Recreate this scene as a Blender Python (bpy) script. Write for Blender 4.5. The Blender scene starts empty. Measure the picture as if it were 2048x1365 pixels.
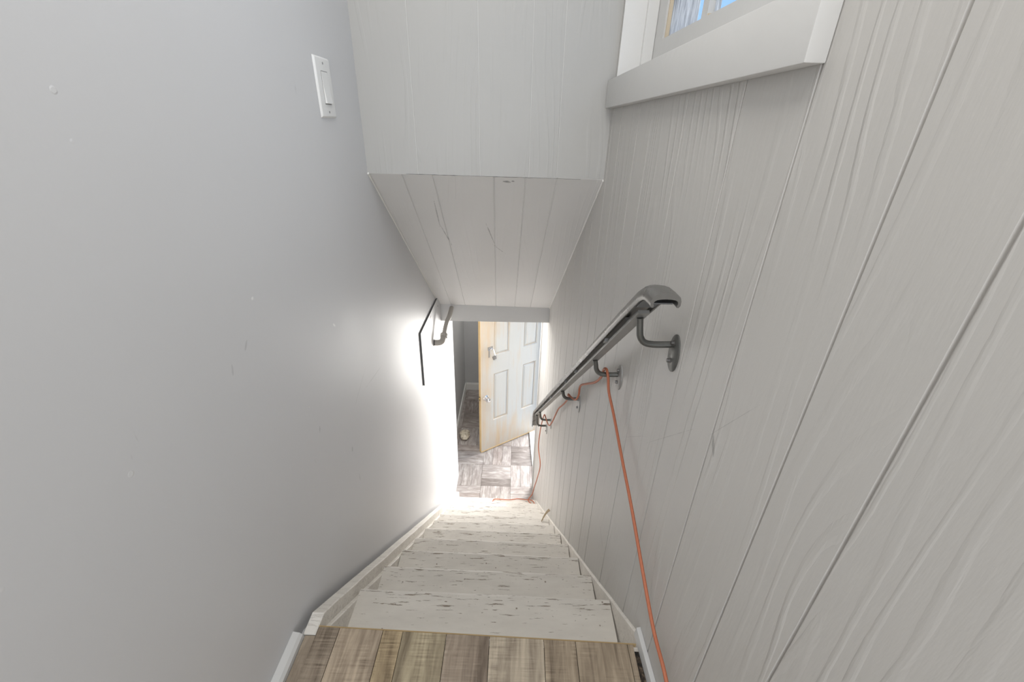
import bpy, bmesh, math, random
from mathutils import Vector, Matrix, noise
random.seed(7)
scene = bpy.context.scene
COL = scene.collection

# ---------------------------------------------------------------- camera
cam_data = bpy.data.cameras.new('camera')
cam_data.sensor_width = 36.0
cam_data.sensor_fit = 'HORIZONTAL'
cam_data.lens = 15.073
cam_data.clip_start = 0.02
cam = bpy.data.objects.new('camera', cam_data)
COL.objects.link(cam)
cam.matrix_world = Matrix(((0.99959050, -0.02859911, 0.00096465, 0.0),
                           (0.01379126, 0.45194436, -0.89193952, 0.0),
                           (0.02507271, 0.89158757, 0.45215370, 1.25),
                           (0, 0, 0, 1)))
scene.camera = cam

# ---------------------------------------------------------------- world, lights, exposure
world = bpy.data.worlds.new('world')
scene.world = world
world.use_nodes = True
bg = world.node_tree.nodes['Background']
bg.inputs[1].default_value = 1.0
_wt = world.node_tree
_tc = _wt.nodes.new('ShaderNodeTexCoord')
_sp = _wt.nodes.new('ShaderNodeSeparateXYZ')
_wr = _wt.nodes.new('ShaderNodeValToRGB')
_wr.color_ramp.elements[0].position = 0.485
_wr.color_ramp.elements[0].color = (0.42, 0.39, 0.35, 1)      # ground
_wr.color_ramp.elements[1].position = 0.53
_wr.color_ramp.elements[1].color = (0.32, 0.57, 0.94, 1)      # clear sky
_ma = _wt.nodes.new('ShaderNodeMath')
_ma.operation = 'MULTIPLY_ADD'
_ma.inputs[1].default_value = 0.5
_ma.inputs[2].default_value = 0.5
_wt.links.new(_tc.outputs['Generated'], _sp.inputs[0])
_wt.links.new(_sp.outputs[2], _ma.inputs[0])
_wt.links.new(_ma.outputs[0], _wr.inputs[0])
_wt.links.new(_wr.outputs[0], bg.inputs[0])


def area(name, loc, target, sx, sy, power, color=(1, 1, 1)):
    d = bpy.data.lights.new(name, 'AREA')
    d.shape = 'RECTANGLE'
    d.size, d.size_y, d.energy, d.color = sx, sy, power, color
    o = bpy.data.objects.new(name, d)
    COL.objects.link(o)
    o.location = loc
    o.rotation_euler = (Vector(target) - Vector(loc)).to_track_quat('-Z', 'Y').to_euler()
    return o


area('doorway_daylight', (1.30, 5.25, -1.25), (-0.56, 3.0, -1.05), 1.1, 1.9, 222, (1.0, 0.97, 0.93))
area('ceiling_lamp', (-0.12, 0.45, 2.37), (-0.12, 0.451, 0), 0.6, 1.5, 11.5, (1.0, 0.985, 0.95))
area('stair_foot_fill', (-0.16, 3.42, -0.16), (-0.12, 2.9, -1.6), 0.35, 0.35, 12, (1.0, 0.965, 0.93))  # unseen fill light, added to brighten the lower right wall and stair foot
area('landing_fill', (-0.05, -1.85, 1.05), (-0.05, 1.0, 0.6), 0.95, 1.7, 20, (1.0, 0.99, 0.97))  # fill light added behind the camera to even out the landing
area('hallway_fill', (-0.25, 4.95, -0.16), (-0.25, 4.951, -2), 0.3, 0.3, 5, (1.0, 0.97, 0.93))  # fill added out of view to lift the grey hall behind the door
area('window_daylight', (1.9, 0.9, 3.0), (0.3, 1.2, 1.75), 1.6, 1.6, 26, (0.95, 0.98, 1.0))

vs = scene.view_settings
vs.view_transform = 'Standard'
vs.look = 'None'
vs.exposure = 0.30
vs.gamma = 1.0
vs.use_curve_mapping = False

# ---------------------------------------------------------------- material helpers
_mats = {}


class NT:
    def __init__(self, name):
        self.m = bpy.data.materials.new(name)
        self.m.use_nodes = True
        self.t = self.m.node_tree
        self.b = self.t.nodes['Principled BSDF']

    def n(self, kind, **kw):
        nd = self.t.nodes.new(kind)
        for k, v in kw.items():
            setattr(nd, k, v)
        return nd

    def l(self, a, b):
        self.t.links.new(a, b)

    def coords(self, scale=(1, 1, 1), src='Object'):
        tc = self.n('ShaderNodeTexCoord')
        mp = self.n('ShaderNodeMapping')
        mp.inputs['Scale'].default_value = scale
        self.l(tc.outputs[src], mp.inputs['Vector'])
        return mp.outputs['Vector']

    def noise(self, vec, scale=5, detail=3, rough=0.5, dist=0.0):
        nd = self.n('ShaderNodeTexNoise')
        nd.inputs['Scale'].default_value = scale
        nd.inputs['Detail'].default_value = detail
        nd.inputs['Roughness'].default_value = rough
        nd.inputs['Distortion'].default_value = dist
        self.l(vec, nd.inputs['Vector'])
        return nd.outputs['Fac']

    def ramp(self, fac, stops, interp='LINEAR'):
        r = self.n('ShaderNodeValToRGB')
        cr = r.color_ramp
        cr.interpolation = interp
        while len(cr.elements) < len(stops):
            cr.elements.new(0.5)
        for e, (p, c) in zip(cr.elements, stops):
            e.position = p
            e.color = (c, c, c, 1) if not isinstance(c, tuple) else (*c, 1)
        self.l(fac, r.inputs['Fac'])
        return r.outputs['Color']

    def mix(self, fac, a, b, mode='MIX'):
        nd = self.n('ShaderNodeMix', data_type='RGBA', blend_type=mode)
        for sock, v in ((nd.inputs[0], fac), (nd.inputs[6], a), (nd.inputs[7], b)):
            if isinstance(v, (int, float)):
                sock.default_value = v if sock == nd.inputs[0] else (v, v, v, 1)
            elif isinstance(v, tuple):
                sock.default_value = (*v, 1)
            else:
                self.l(v, sock)
        return nd.outputs[2]

    def math(self, op, a, b=0.0, c=None):
        nd = self.n('ShaderNodeMath', operation=op)
        for i, v in enumerate((a, b) if c is None else (a, b, c)):
            if isinstance(v, (int, float)):
                nd.inputs[i].default_value = v
            else:
                self.l(v, nd.inputs[i])
        return nd.outputs[0]

    def attr(self, name):
        nd = self.n('ShaderNodeAttribute', attribute_name=name)
        return nd

    def bump(self, h, dist=0.002, strength=1.0, prev=None):
        nd = self.n('ShaderNodeBump')
        nd.inputs['Distance'].default_value = dist
        nd.inputs['Strength'].default_value = strength
        self.l(h, nd.inputs['Height'])
        if prev is not None:
            self.l(prev, nd.inputs['Normal'])
        return nd.outputs['Normal']

    def done(self, color=None, rough=0.5, metal=0.0, normal=None, spec=0.5):
        b = self.b
        if color is not None:
            if isinstance(color, tuple):
                b.inputs['Base Color'].default_value = (*color, 1)
            else:
                self.l(color, b.inputs['Base Color'])
        if isinstance(rough, (int, float)):
            b.inputs['Roughness'].default_value = rough
        else:
            self.l(rough, b.inputs['Roughness'])
        b.inputs['Metallic'].default_value = metal
        b.inputs['Specular IOR Level'].default_value = spec
        if normal is not None:
            self.l(normal, b.inputs['Normal'])
        return self.m


def marks(g, col, lst, dark):
    """Scuffs and nicks: (axis a, axis b, centre a, centre b, length, width, angle, strength), a and b are XYZ indices."""
    tc = g.n('ShaderNodeTexCoord')
    sep = g.n('ShaderNodeSeparateXYZ')
    g.l(tc.outputs['Object'], sep.inputs[0])
    nz = g.noise(g.coords((45, 45, 45)), 1.0, 4, 0.65)
    nf = g.math('MULTIPLY_ADD', nz, 3.2, -1.6)
    for a, b, ca, cb, ln, wd, ang, st_ in lst:
        da, db = g.math('SUBTRACT', sep.outputs[a], ca), g.math('SUBTRACT', sep.outputs[b], cb)
        c, s_ = math.cos(ang), math.sin(ang)
        p = g.math('DIVIDE', g.math('ADD', g.math('MULTIPLY', da, c), g.math('MULTIPLY', db, s_)), ln)
        q = g.math('DIVIDE', g.math('ADD', g.math('MULTIPLY', da, -s_), g.math('MULTIPLY', db, c)), wd)
        r2 = g.math('ADD', g.math('MULTIPLY', p, p), g.math('MULTIPLY', q, q))
        r2 = g.math('ADD', r2, nf)
        m = g.ramp(r2, [(0.0, 1.0), (0.55, 0.75), (1.0, 0.0)])
        col = g.mix(g.math('MULTIPLY', m, st_), col, dark)
    return col


def mat_drywall():
    g = NT('grey_wall_paint')
    v = g.coords()
    orange = g.noise(v, 140, 2, 0.5)
    broad = g.noise(v, 1.7, 3, 0.5)
    scuff_v = g.coords((1, 26, 7))
    sc = g.ramp(g.noise(scuff_v, 1.0, 4, 0.6), [(0.0, 0.0), (0.735, 0.0), (0.77, 1.0)])
    dots = g.n('ShaderNodeTexVoronoi')
    dots.inputs['Scale'].default_value = 9
    g.l(v, dots.inputs['Vector'])
    dd = g.ramp(dots.outputs['Distance'], [(0.0, 1.0), (0.035, 1.0), (0.05, 0.0)])
    col = g.mix(g.math('MULTIPLY', broad, 0.5), (0.63, 0.63, 0.64), (0.67, 0.67, 0.675))
    col = g.mix(g.math('MULTIPLY', sc, 0.22), col, (0.33, 0.33, 0.33))
    col = g.mix(g.math('MULTIPLY', dd, 0.3), col, (0.75, 0.75, 0.74))
    col = marks(g, col, [(1, 2, 0.739, 0.792, 0.014, 0.003, 1.3, 0.3), (1, 2, 0.799, 0.818, 0.013, 0.003, 0.9, 0.3), (1, 2, 1.5, 0.31, 0.12, 0.0015, -0.1, 0.35),
                         (1, 2, 1.35, 0.36, 0.09, 0.0015, 0.45, 0.35), (1, 2, 1.009, 0.425, 0.012, 0.004, 1.2, 0.4), (1, 2, 1.191, 0.189, 0.012, 0.006, 1.4, 0.4)], (0.28, 0.28, 0.28))
    col = marks(g, col, [(1, 2, 1.221, 0.67, 0.012, 0.004, -0.8, 0.7), (1, 2, 0.86, 0.90, 0.005, 0.004, 0.3, 0.7)], (0.9, 0.9, 0.89))
    h = g.math('ADD', g.math('MULTIPLY', orange, 0.5), g.math('MULTIPLY', dd, 1.2))
    return g.done(col, g.ramp(broad, [(0.3, 0.36), (0.7, 0.5)]), normal=g.bump(h, 0.0006, 0.5), spec=0.45)


def mat_panel(name, lat, along, base, strength=1.0, mk=()):
    """Painted sheet panelling with an embossed cathedral grain. lat / along: axis index across and along the boards."""
    g = NT(name)
    tc = g.n('ShaderNodeTexCoord')
    sep = g.n('ShaderNodeSeparateXYZ')
    g.l(tc.outputs['Object'], sep.inputs[0])
    at = g.attr('tint')
    off = g.math('MULTIPLY', at.outputs['Fac'], 40.0)
    u = g.math('ADD', sep.outputs[lat], off)
    w = g.math('ADD', sep.outputs[along], off)
    comb = g.n('ShaderNodeCombineXYZ')
    g.l(g.math('MULTIPLY', u, 5.0), comb.inputs[0])
    g.l(g.math('MULTIPLY', w, 0.75), comb.inputs[1])
    n1 = g.noise(comb.outputs[0], 1.0, 1.5, 0.45, 0.3)
    comb2 = g.n('ShaderNodeCombineXYZ')
    g.l(g.math('MULTIPLY', u, 60.0), comb2.inputs[0])
    g.l(g.math('MULTIPLY', w, 9.0), comb2.inputs[1])
    n2 = g.noise(comb2.outputs[0], 1.0, 3, 0.6, 0.5)
    ph = g.math('ADD', g.math('MULTIPLY', n1, 62.0), g.math('MULTIPLY', n2, 1.6))
    ph = g.math('ADD', ph, g.math('MULTIPLY', u, 185.0))
    s = g.math('SINE', ph, 0.0)
    ridge = g.ramp(g.math('MULTIPLY_ADD', s, 0.5, 0.5), [(0.0, 0.0), (0.70, 0.0), (0.96, 1.0)])
    comb3 = g.n('ShaderNodeCombineXYZ')
    g.l(g.math('MULTIPLY', u, 7.0), comb3.inputs[0])
    g.l(g.math('MULTIPLY', w, 2.2), comb3.inputs[1])
    amp = g.ramp(g.noise(comb3.outputs[0], 1.0, 2, 0.5), [(0.42, 0.05), (0.70, 1.0)])
    h = g.math('MULTIPLY', ridge, amp)
    fine = g.noise(comb2.outputs[0], 2.0, 3, 0.6)
    h = g.math('ADD', h, g.math('MULTIPLY', fine, 0.25))
    v = g.coords()
    broad = g.noise(v, 2.3, 3, 0.5)
    col = g.mix(broad, tuple(c * 0.96 for c in base), tuple(min(1, c * 1.05) for c in base))
    chips_v = g.coords((28, 28, 28))
    ch = g.ramp(g.noise(chips_v, 1.0, 4, 0.65), [(0.0, 0.0), (0.765, 0.0), (0.79, 1.0)])
    col = g.mix(g.math('MULTIPLY', ch, 0.35), col, tuple(c * 0.55 for c in base))
    if mk:
        col = marks(g, col, mk, tuple(c * 0.35 for c in base))
    return g.done(col, 0.42, normal=g.bump(h, 0.0016, strength), spec=0.45)


def mat_paint(name, base, rough=0.4, bumpd=0.0006, sc=60):
    g = NT(name)
    v = g.coords()
    nz = g.noise(v, sc, 3, 0.55)
    br = g.noise(v, 5, 3, 0.5)
    col = g.mix(br, tuple(c * 0.95 for c in base), tuple(min(1, c * 1.04) for c in base))
    return g.done(col, rough, normal=g.bump(nz, bumpd, 0.7))


def mat_stair(name='worn_white_stair_paint', wear=1.0):
    """Worn white paint: long chips and dark nicks along the nosing, bare wood showing."""
    g = NT(name)
    tc = g.n('ShaderNodeTexCoord')
    oi = g.n('ShaderNodeObjectInfo')
    add = g.n('ShaderNodeVectorMath', operation='ADD')
    sc = g.n('ShaderNodeVectorMath', operation='SCALE')
    cmb = g.n('ShaderNodeCombineXYZ')
    g.l(oi.outputs['Random'], cmb.inputs[0]); g.l(oi.outputs['Random'], cmb.inputs[1])
    g.l(cmb.outputs[0], sc.inputs[0]); sc.inputs['Scale'].default_value = 37.0
    g.l(tc.outputs['Object'], add.inputs[0]); g.l(sc.outputs[0], add.inputs[1])
    P = add.outputs[0]

    def mp(s):
        m = g.n('ShaderNodeMapping')
        m.inputs['Scale'].default_value = s
        g.l(P, m.inputs['Vector'])
        return m.outputs['Vector']
    sep = g.n('ShaderNodeSeparateXYZ')
    g.l(tc.outputs['Object'], sep.inputs[0])
    edge = g.ramp(g.math('MULTIPLY_ADD', sep.outputs[1], 4.0, 1.0), [(0.0, 0.0), (0.55, 0.12), (0.80, 0.55), (1.0, 1.0)])
    long_ = g.noise(mp((11, 120, 90)), 1.0, 4, 0.66)
    long2 = g.noise(mp((38, 95, 95)), 1.0, 3, 0.62)
    thr = g.math('SUBTRACT', g.math('MULTIPLY_ADD', edge, 0.095, long_), 0.0)
    c1 = g.ramp(thr, [(0.0, 0.0), (0.662, 0.0), (0.69, 1.0)])
    c2 = g.ramp(long2, [(0.0, 0.0), (0.685, 0.0), (0.71, 1.0)])
    vor = g.n('ShaderNodeTexVoronoi')
    vor.inputs['Scale'].default_value = 17
    g.l(P, vor.inputs['Vector'])
    d1 = g.ramp(vor.outputs['Distance'], [(0.0, 1.0), (0.045, 1.0), (0.07, 0.0)])
    chips = g.math('MINIMUM', g.math('ADD', g.math('ADD', c1, c2), d1), 1.0)
    dirt = g.noise(mp((6, 18, 18)), 1.0, 4, 0.6)
    base = g.mix(g.ramp(dirt, [(0.35, 0.0), (0.75, 1.0)]), (0.82, 0.785, 0.725), (0.72, 0.685, 0.63))
    chipc = g.mix(g.noise(mp((40, 40, 40)), 1.0, 2), (0.10, 0.075, 0.055), (0.36, 0.27, 0.19))
    col = g.mix(g.math('MULTIPLY', chips, 0.8 * wear), base, chipc)
    brush = g.noise(mp((4, 90, 90)), 1.0, 3, 0.6)
    h = g.math('SUBTRACT', g.math('MULTIPLY', brush, 0.4), chips)
    return g.done(col, 0.5, normal=g.bump(h, 0.0008, 0.8), spec=0.4)


def mat_plank(name, dark, light, sat=1.0):
    """Printed vinyl wood planks: tint per plank, grain along UV u, saw marks across."""
    g = NT(name)
    uvn = g.n('ShaderNodeUVMap')
    uvn.uv_map = 'UVMap'
    at = g.attr('tint')

    def mp(s):
        m = g.n('ShaderNodeMapping')
        m.inputs['Scale'].default_value = s
        g.l(uvn.outputs['UV'], m.inputs['Vector'])
        return m.outputs['Vector']
    grain = g.noise(mp((4, 60, 1)), 1.0, 5, 0.65, 0.6)
    cloud = g.noise(mp((3.5, 16, 1)), 1.0, 4, 0.6, 0.8)
    saw = g.noise(mp((190, 9, 1)), 1.0, 3, 0.6)
    blot = g.noise(mp((9, 16, 1)), 1.0, 3, 0.6)
    f = g.math('ADD', g.math('MULTIPLY', grain, 0.45), g.math('MULTIPLY', cloud, 0.55))
    f = g.math('ADD', f, g.math('MULTIPLY', g.math('SUBTRACT', saw, 0.5), g.math('MULTIPLY', g.ramp(blot, [(0.42, 0.05), (0.62, 1.0)]), 0.5)))
    fac = g.ramp(f, [(0.34, 0.0), (0.66, 1.0)])
    col = g.mix(fac, dark, light)
    col = g.mix(1.0, col, at.outputs['Color'], 'MULTIPLY')
    h = g.math('ADD', grain, g.math('MULTIPLY', saw, 0.6))
    return g.done(col, 0.5, normal=g.bump(h, 0.0006, 0.5), spec=0.4)


def mat_tile():
    g = NT('grey_wood_look_floor_tile')
    uvn = g.n('ShaderNodeUVMap')
    uvn.uv_map = 'UVMap'
    at = g.attr('tint')

    def mp(s):
        m = g.n('ShaderNodeMapping')
        m.inputs['Scale'].default_value = s
        g.l(uvn.outputs['UV'], m.inputs['Vector'])
        return m.outputs['Vector']
    grain = g.noise(mp((6, 55, 1)), 1.0, 5, 0.65, 0.8)
    cloud = g.noise(mp((7, 18, 1)), 1.0, 3, 0.6, 0.6)
    f = g.math('ADD', g.math('MULTIPLY', grain, 0.5), g.math('MULTIPLY', cloud, 0.5))
    col = g.ramp(f, [(0.30, (0.18, 0.15, 0.135)), (0.52, (0.37, 0.335, 0.315)), (0.70, (0.62, 0.59, 0.57))])
    col = g.mix(1.0, col, at.outputs['Color'], 'MULTIPLY')
    return g.done(col, 0.36, normal=g.bump(grain, 0.0005, 0.5), spec=0.5)


def mat_door():
    """Pine door under thin, worn whitewash."""
    g = NT('whitewashed_pine')
    a = g.coords((38, 38, 1.6))
    grain = g.noise(a, 1.0, 4, 0.6, 0.4)
    b = g.coords((7, 7, 1.6))
    wear = g.noise(b, 1.0, 4, 0.6, 0.3)
    tc = g.n('ShaderNodeTexCoord')
    sep = g.n('ShaderNodeSeparateXYZ')
    g.l(tc.outputs['Object'], sep.inputs[0])
    eu = g.ramp(sep.outputs[0], [(0.0, 1.0), (0.16, 0.55), (0.32, 0.0)])
    ez = g.ramp(sep.outputs[2], [(0.0, 1.0), (0.22, 0.65), (0.5, 0.05)])
    k = g.math('ADD', g.math('MULTIPLY', g.math('MAXIMUM', eu, ez), 0.22), g.math('ADD', g.math('MULTIPLY', wear, 0.65), g.math('MULTIPLY', grain, 0.35)))
    at = g.attr('tint')
    k = g.math('ADD', k, g.math('MULTIPLY', at.outputs['Fac'], 0.35))
    bare = g.ramp(k, [(0.54, 0.0), (0.66, 0.4), (0.82, 1.0)])
    pine = g.mix(grain, (0.47, 0.33, 0.20), (0.60, 0.49, 0.35))
    white = g.mix(wear, (0.50, 0.495, 0.465), (0.56, 0.555, 0.525))
    col = g.mix(bare, white, pine)
    return g.done(col, 0.5, normal=g.bump(grain, 0.0006, 0.5), spec=0.35)


def mat_pine():
    g = NT('bare_pine')
    grain = g.noise(g.coords((40, 40, 2)), 1.0, 4, 0.6, 0.4)
    col = g.mix(grain, (0.58, 0.37, 0.15), (0.80, 0.60, 0.32))
    return g.done(col, 0.55)


def mat_metal(name, base, rough, metal=1.0, wear=0.3):
    g = NT(name)
    v = g.coords((30, 30, 30))
    nz = g.noise(v, 1.0, 4, 0.6)
    col = g.mix(nz, tuple(c * (1 - wear) for c in base), tuple(min(1, c * (1 + wear)) for c in base))
    return g.done(col, g.ramp(nz, [(0.3, rough * 0.8), (0.7, min(1, rough * 1.25))]), metal, g.bump(nz, 0.00012, 0.3))


def mat_glass():
    g = NT('window_glass')
    t = g.t
    out = [n for n in t.nodes if n.type == 'OUTPUT_MATERIAL'][0]
    tr = g.n('ShaderNodeBsdfTransparent')
    gl = g.n('ShaderNodeBsdfGlossy')
    gl.inputs['Roughness'].default_value = 0.03
    mx = g.n('ShaderNodeMixShader')
    mx.inputs[0].default_value = 0.05
    g.l(tr.outputs[0], mx.inputs[1]); g.l(gl.outputs[0], mx.inputs[2])
    g.l(mx.outputs[0], out.inputs['Surface'])
    return g.m


def mat_film():
    g = NT('frosted_window_film')
    out = [n for n in g.t.nodes if n.type == 'OUTPUT_MATERIAL'][0]
    nz = g.noise(g.coords((90, 90, 14)), 1.0, 4, 0.65)
    col = g.ramp(nz, [(0.35, (0.55, 0.57, 0.60)), (0.65, (0.93, 0.94, 0.95))])
    tl = g.n('ShaderNodeBsdfTranslucent')
    g.l(col, tl.inputs['Color'])
    df = g.n('ShaderNodeBsdfDiffuse')
    g.l(col, df.inputs['Color'])
    mx = g.n('ShaderNodeMixShader')
    mx.inputs[0].default_value = 0.4
    g.l(tl.outputs[0], mx.inputs[1]); g.l(df.outputs[0], mx.inputs[2])
    g.l(mx.outputs[0], out.inputs['Surface'])
    return g.m


def mat_debris():
    g = NT('dark_debris')
    nz = g.noise(g.coords((90, 90, 90)), 1.0, 4, 0.7)
    col = g.ramp(nz, [(0.40, (0.012, 0.010, 0.008)), (0.58, (0.07, 0.05, 0.035)), (0.72, (0.30, 0.22, 0.14))])
    return g.done(col, 0.9, normal=g.bump(nz, 0.003))


def mat_stone():
    g = NT('pale_stone')
    nz = g.noise(g.coords((25, 25, 25)), 1.0, 5, 0.65)
    col = g.ramp(nz, [(0.33, (0.22, 0.18, 0.13)), (0.5, (0.60, 0.54, 0.43)), (0.7, (0.78, 0.73, 0.62))])
    return g.done(col, 0.8, normal=g.bump(nz, 0.006, 0.8))


M = dict(
    drywall=mat_drywall(),
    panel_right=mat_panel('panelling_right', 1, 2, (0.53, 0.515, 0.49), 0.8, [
        (1, 2, 0.626, 0.728, 0.022, 0.005, 1.1, 0.6), (1, 2, 0.80, 0.605, 0.16, 0.0010, -0.80, 0.3), (1, 2, 0.60, 0.80, 0.10, 0.0010, -0.95, 0.3),
        (1, 2, 1.00, 0.44, 0.12, 0.0010, -0.70, 0.3), (1, 2, 1.392, 0.126, 0.05, 0.003, 0.75, 0.5), (1, 2, 1.12, -0.14, 0.05, 0.002, 0.5, 0.6)]),
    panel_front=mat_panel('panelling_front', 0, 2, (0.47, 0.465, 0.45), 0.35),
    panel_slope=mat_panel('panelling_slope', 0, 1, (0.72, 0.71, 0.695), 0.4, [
        (0, 1, -0.353, 1.96, 0.10, 0.003, 1.63, 0.6), (0, 1, -0.342, 2.13, 0.09, 0.003, 1.42, 0.6), (0, 1, -0.122, 2.12, 0.09, 0.003, 1.38, 0.7), (0, 1, -0.085, 2.25, 0.06, 0.0025, 0.95, 0.5),
        (0, 1, -0.037, 1.771, 0.016, 0.006, 0.1, 0.9), (0, 1, -0.015, 1.769, 0.008, 0.004, 0.1, 0.9)]),
    lintel=mat_paint('lintel_paint', (0.58, 0.575, 0.565), 0.45),
    hall=mat_paint('hall_paint', (0.52, 0.525, 0.53), 0.5),
    white=mat_paint('white_trim_paint', (0.74, 0.735, 0.72), 0.4),
    trimgrey=mat_paint('pale_grey_trim_paint', (0.62, 0.615, 0.60), 0.38, 0.001, 30),
    stair=mat_stair(),
    skirt=mat_stair('white_skirt_paint', 0.18),
    plank=mat_plank('brown_wood_look_plank', (0.185, 0.145, 0.105), (0.60, 0.51, 0.39)),
    tile=mat_tile(),
    edge=mat_paint('tan_plank_edge', (0.45, 0.32, 0.16), 0.6),
    door=mat_door(),
    pine=mat_pine(),
    rail=mat_metal('grey_painted_metal', (0.27, 0.265, 0.255), 0.30, 0.8, 0.06),
    rail_bar=mat_metal('grey_bar_metal', (0.36, 0.355, 0.34), 0.42, 0.6, 0.08),
    bracket=mat_metal('dark_bracket_metal', (0.14, 0.14, 0.13), 0.36, 0.6, 0.3),
    flange=mat_metal('flange_metal', (0.36, 0.355, 0.34), 0.45, 0.5, 0.3),
    bolt=mat_metal('bolt_metal', (0.22, 0.21, 0.20), 0.4, 0.8, 0.3),
    chrome=mat_metal('chrome', (0.75, 0.75, 0.76), 0.12, 1.0, 0.05),
    brass=mat_metal('aged_brass', (0.50, 0.36, 0.16), 0.4, 1.0, 0.2),
    steel=mat_metal('lock_steel', (0.30, 0.29, 0.28), 0.5, 0.8, 0.15),
    cord=mat_paint('orange_cord_rubber', (0.47, 0.15, 0.075), 0.5, 0.0003, 200),
    shade_and_crack=mat_paint('dark_shade_and_crack', (0.12, 0.12, 0.12), 0.7),  # painted shade on panel edges and in the rail end, also a crack
    plastic=mat_paint('white_switch_plastic', (0.80, 0.80, 0.79), 0.3, 0.0001),
    slot=mat_paint('switch_gap_grey', (0.30, 0.30, 0.30), 0.6),
    pipe=mat_paint('painted_iron_pipe', (0.44, 0.41, 0.37), 0.5, 0.001, 40),
    glass=mat_glass(),
    film=mat_film(),
    debris=mat_debris(),
    stone=mat_stone(),
    splinter=mat_paint('grey_brown_wood_sliver', (0.33, 0.26, 0.17), 0.8, 0.002, 50),
    putty=mat_paint('peeling_putty', (0.62, 0.52, 0.38), 0.7, 0.002, 80),
    groove_highlight=mat_paint('pale_groove_highlight', (0.60, 0.595, 0.58), 0.4),  # paler than the boards: highlight along the front wall grooves put into colour
    caulk=mat_paint('white_caulk', (0.78, 0.77, 0.74), 0.45),
)

# ---------------------------------------------------------------- mesh helpers


def new():
    return bmesh.new()


def hexa(bm, p):
    """Closed box from 8 corners: 0-3 one face ring, 4-7 the opposite ring."""
    v = [bm.verts.new(q) for q in p]
    for f in ((3, 2, 1, 0), (4, 5, 6, 7), (0, 1, 5, 4), (1, 2, 6, 5), (2, 3, 7, 6), (3, 0, 4, 7)):
        bm.faces.new([v[i] for i in f])
    return v


def box(bm, x0, x1, y0, y1, z0, z1):
    return hexa(bm, [(x0, y0, z0), (x1, y0, z0), (x1, y1, z0), (x0, y1, z0),
                     (x0, y0, z1), (x1, y0, z1), (x1, y1, z1), (x0, y1, z1)])


def extrude_poly(bm, pts, vec):
    """Prism: polygon pts (3D) swept along vec."""
    a = [bm.verts.new(p) for p in pts]
    b = [bm.verts.new(Vector(p) + Vector(vec)) for p in pts]
    n = len(a)
    bm.faces.new(a[::-1]); bm.faces.new(b)
    for i in range(n):
        bm.faces.new((a[i], a[(i + 1) % n], b[(i + 1) % n], b[i]))


def smooth_path(pts, sub=6):
    """Catmull-Rom through pts."""
    P = [Vector(p) for p in pts]
    P = [P[0] * 2 - P[1]] + P + [P[-1] * 2 - P[-2]]
    out = []
    for i in range(1, len(P) - 2):
        for k in range(sub):
            t = k / sub
            a, b, c, d = P[i - 1], P[i], P[i + 1], P[i + 2]
            out.append(0.5 * ((2 * b) + (c - a) * t + (2 * a - 5 * b + 4 * c - d) * t * t + (-a + 3 * b - 3 * c + d) * t ** 3))
    out.append(P[-2])
    return out


def tube(bm, pts, r, seg=10, cap=True):
    pts = [Vector(p) for p in pts]
    rr = r if isinstance(r, (list, tuple)) else [r] * len(pts)
    t0 = (pts[1] - pts[0]).normalized()
    up = Vector((0, 0, 1)) if abs(t0.z) < 0.9 else Vector((1, 0, 0))
    nrm = t0.cross(up).normalized()
    rings = []
    for i, p in enumerate(pts):
        t = (pts[min(i + 1, len(pts) - 1)] - pts[max(i - 1, 0)]).normalized()
        nrm = (nrm - t * nrm.dot(t)).normalized()
        bn = t.cross(nrm)
        rings.append([bm.verts.new(p + rr[i] * (math.cos(a) * nrm + math.sin(a) * bn))
                      for a in (2 * math.pi * k / seg for k in range(seg))])
    for A, B in zip(rings, rings[1:]):
        for k in range(seg):
            bm.faces.new((A[k], A[(k + 1) % seg], B[(k + 1) % seg], B[k]))
    if cap:
        bm.faces.new(rings[0][::-1]); bm.faces.new(rings[-1])


def sweep(bm, pts, prof, lateral, cap=True):
    """Sweep a closed profile [(a, b)] - a along the fixed lateral axis, b along the path normal."""
    pts = [Vector(p) for p in pts]
    lat = Vector(lateral).normalized()
    rings = []
    for i, p in enumerate(pts):
        t = (pts[min(i + 1, len(pts) - 1)] - pts[max(i - 1, 0)]).normalized()
        nb = lat.cross(t).normalized()
        rings.append([bm.verts.new(p + lat * a + nb * b) for a, b in prof])
    n = len(prof)
    for A, B in zip(rings, rings[1:]):
        for k in range(n):
            bm.faces.new((A[k], A[(k + 1) % n], B[(k + 1) % n], B[k]))
    if cap:
        bm.faces.new(rings[0][::-1]); bm.faces.new(rings[-1])


def lathe(bm, prof, origin, axis, seg=24):
    """prof: [(r, d)] revolved about axis from origin."""
    ax = Vector(axis).normalized()
    up = Vector((0, 0, 1)) if abs(ax.z) < 0.9 else Vector((1, 0, 0))
    e1 = ax.cross(up).normalized(); e2 = ax.cross(e1)
    o = Vector(origin)
    rings = []
    for r, d in prof:
        if r < 1e-6:
            rings.append([bm.verts.new(o + ax * d)])
        else:
            rings.append([bm.verts.new(o + ax * d + r * (math.cos(2 * math.pi * k / seg) * e1 + math.sin(2 * math.pi * k / seg) * e2)) for k in range(seg)])
    for A, B in zip(rings, rings[1:]):
        for k in range(seg):
            a0, a1 = A[k % len(A)], A[(k + 1) % len(A)]
            b0, b1 = B[k % len(B)], B[(k + 1) % len(B)]
            f = []
            for v in (a0, a1, b1, b0):
                if v not in f:
                    f.append(v)
            if len(f) > 2:
                bm.faces.new(f)
    for R, rev in ((rings[0], True), (rings[-1], False)):
        if len(R) > 2:
            bm.faces.new(R[::-1] if rev else R)


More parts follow.
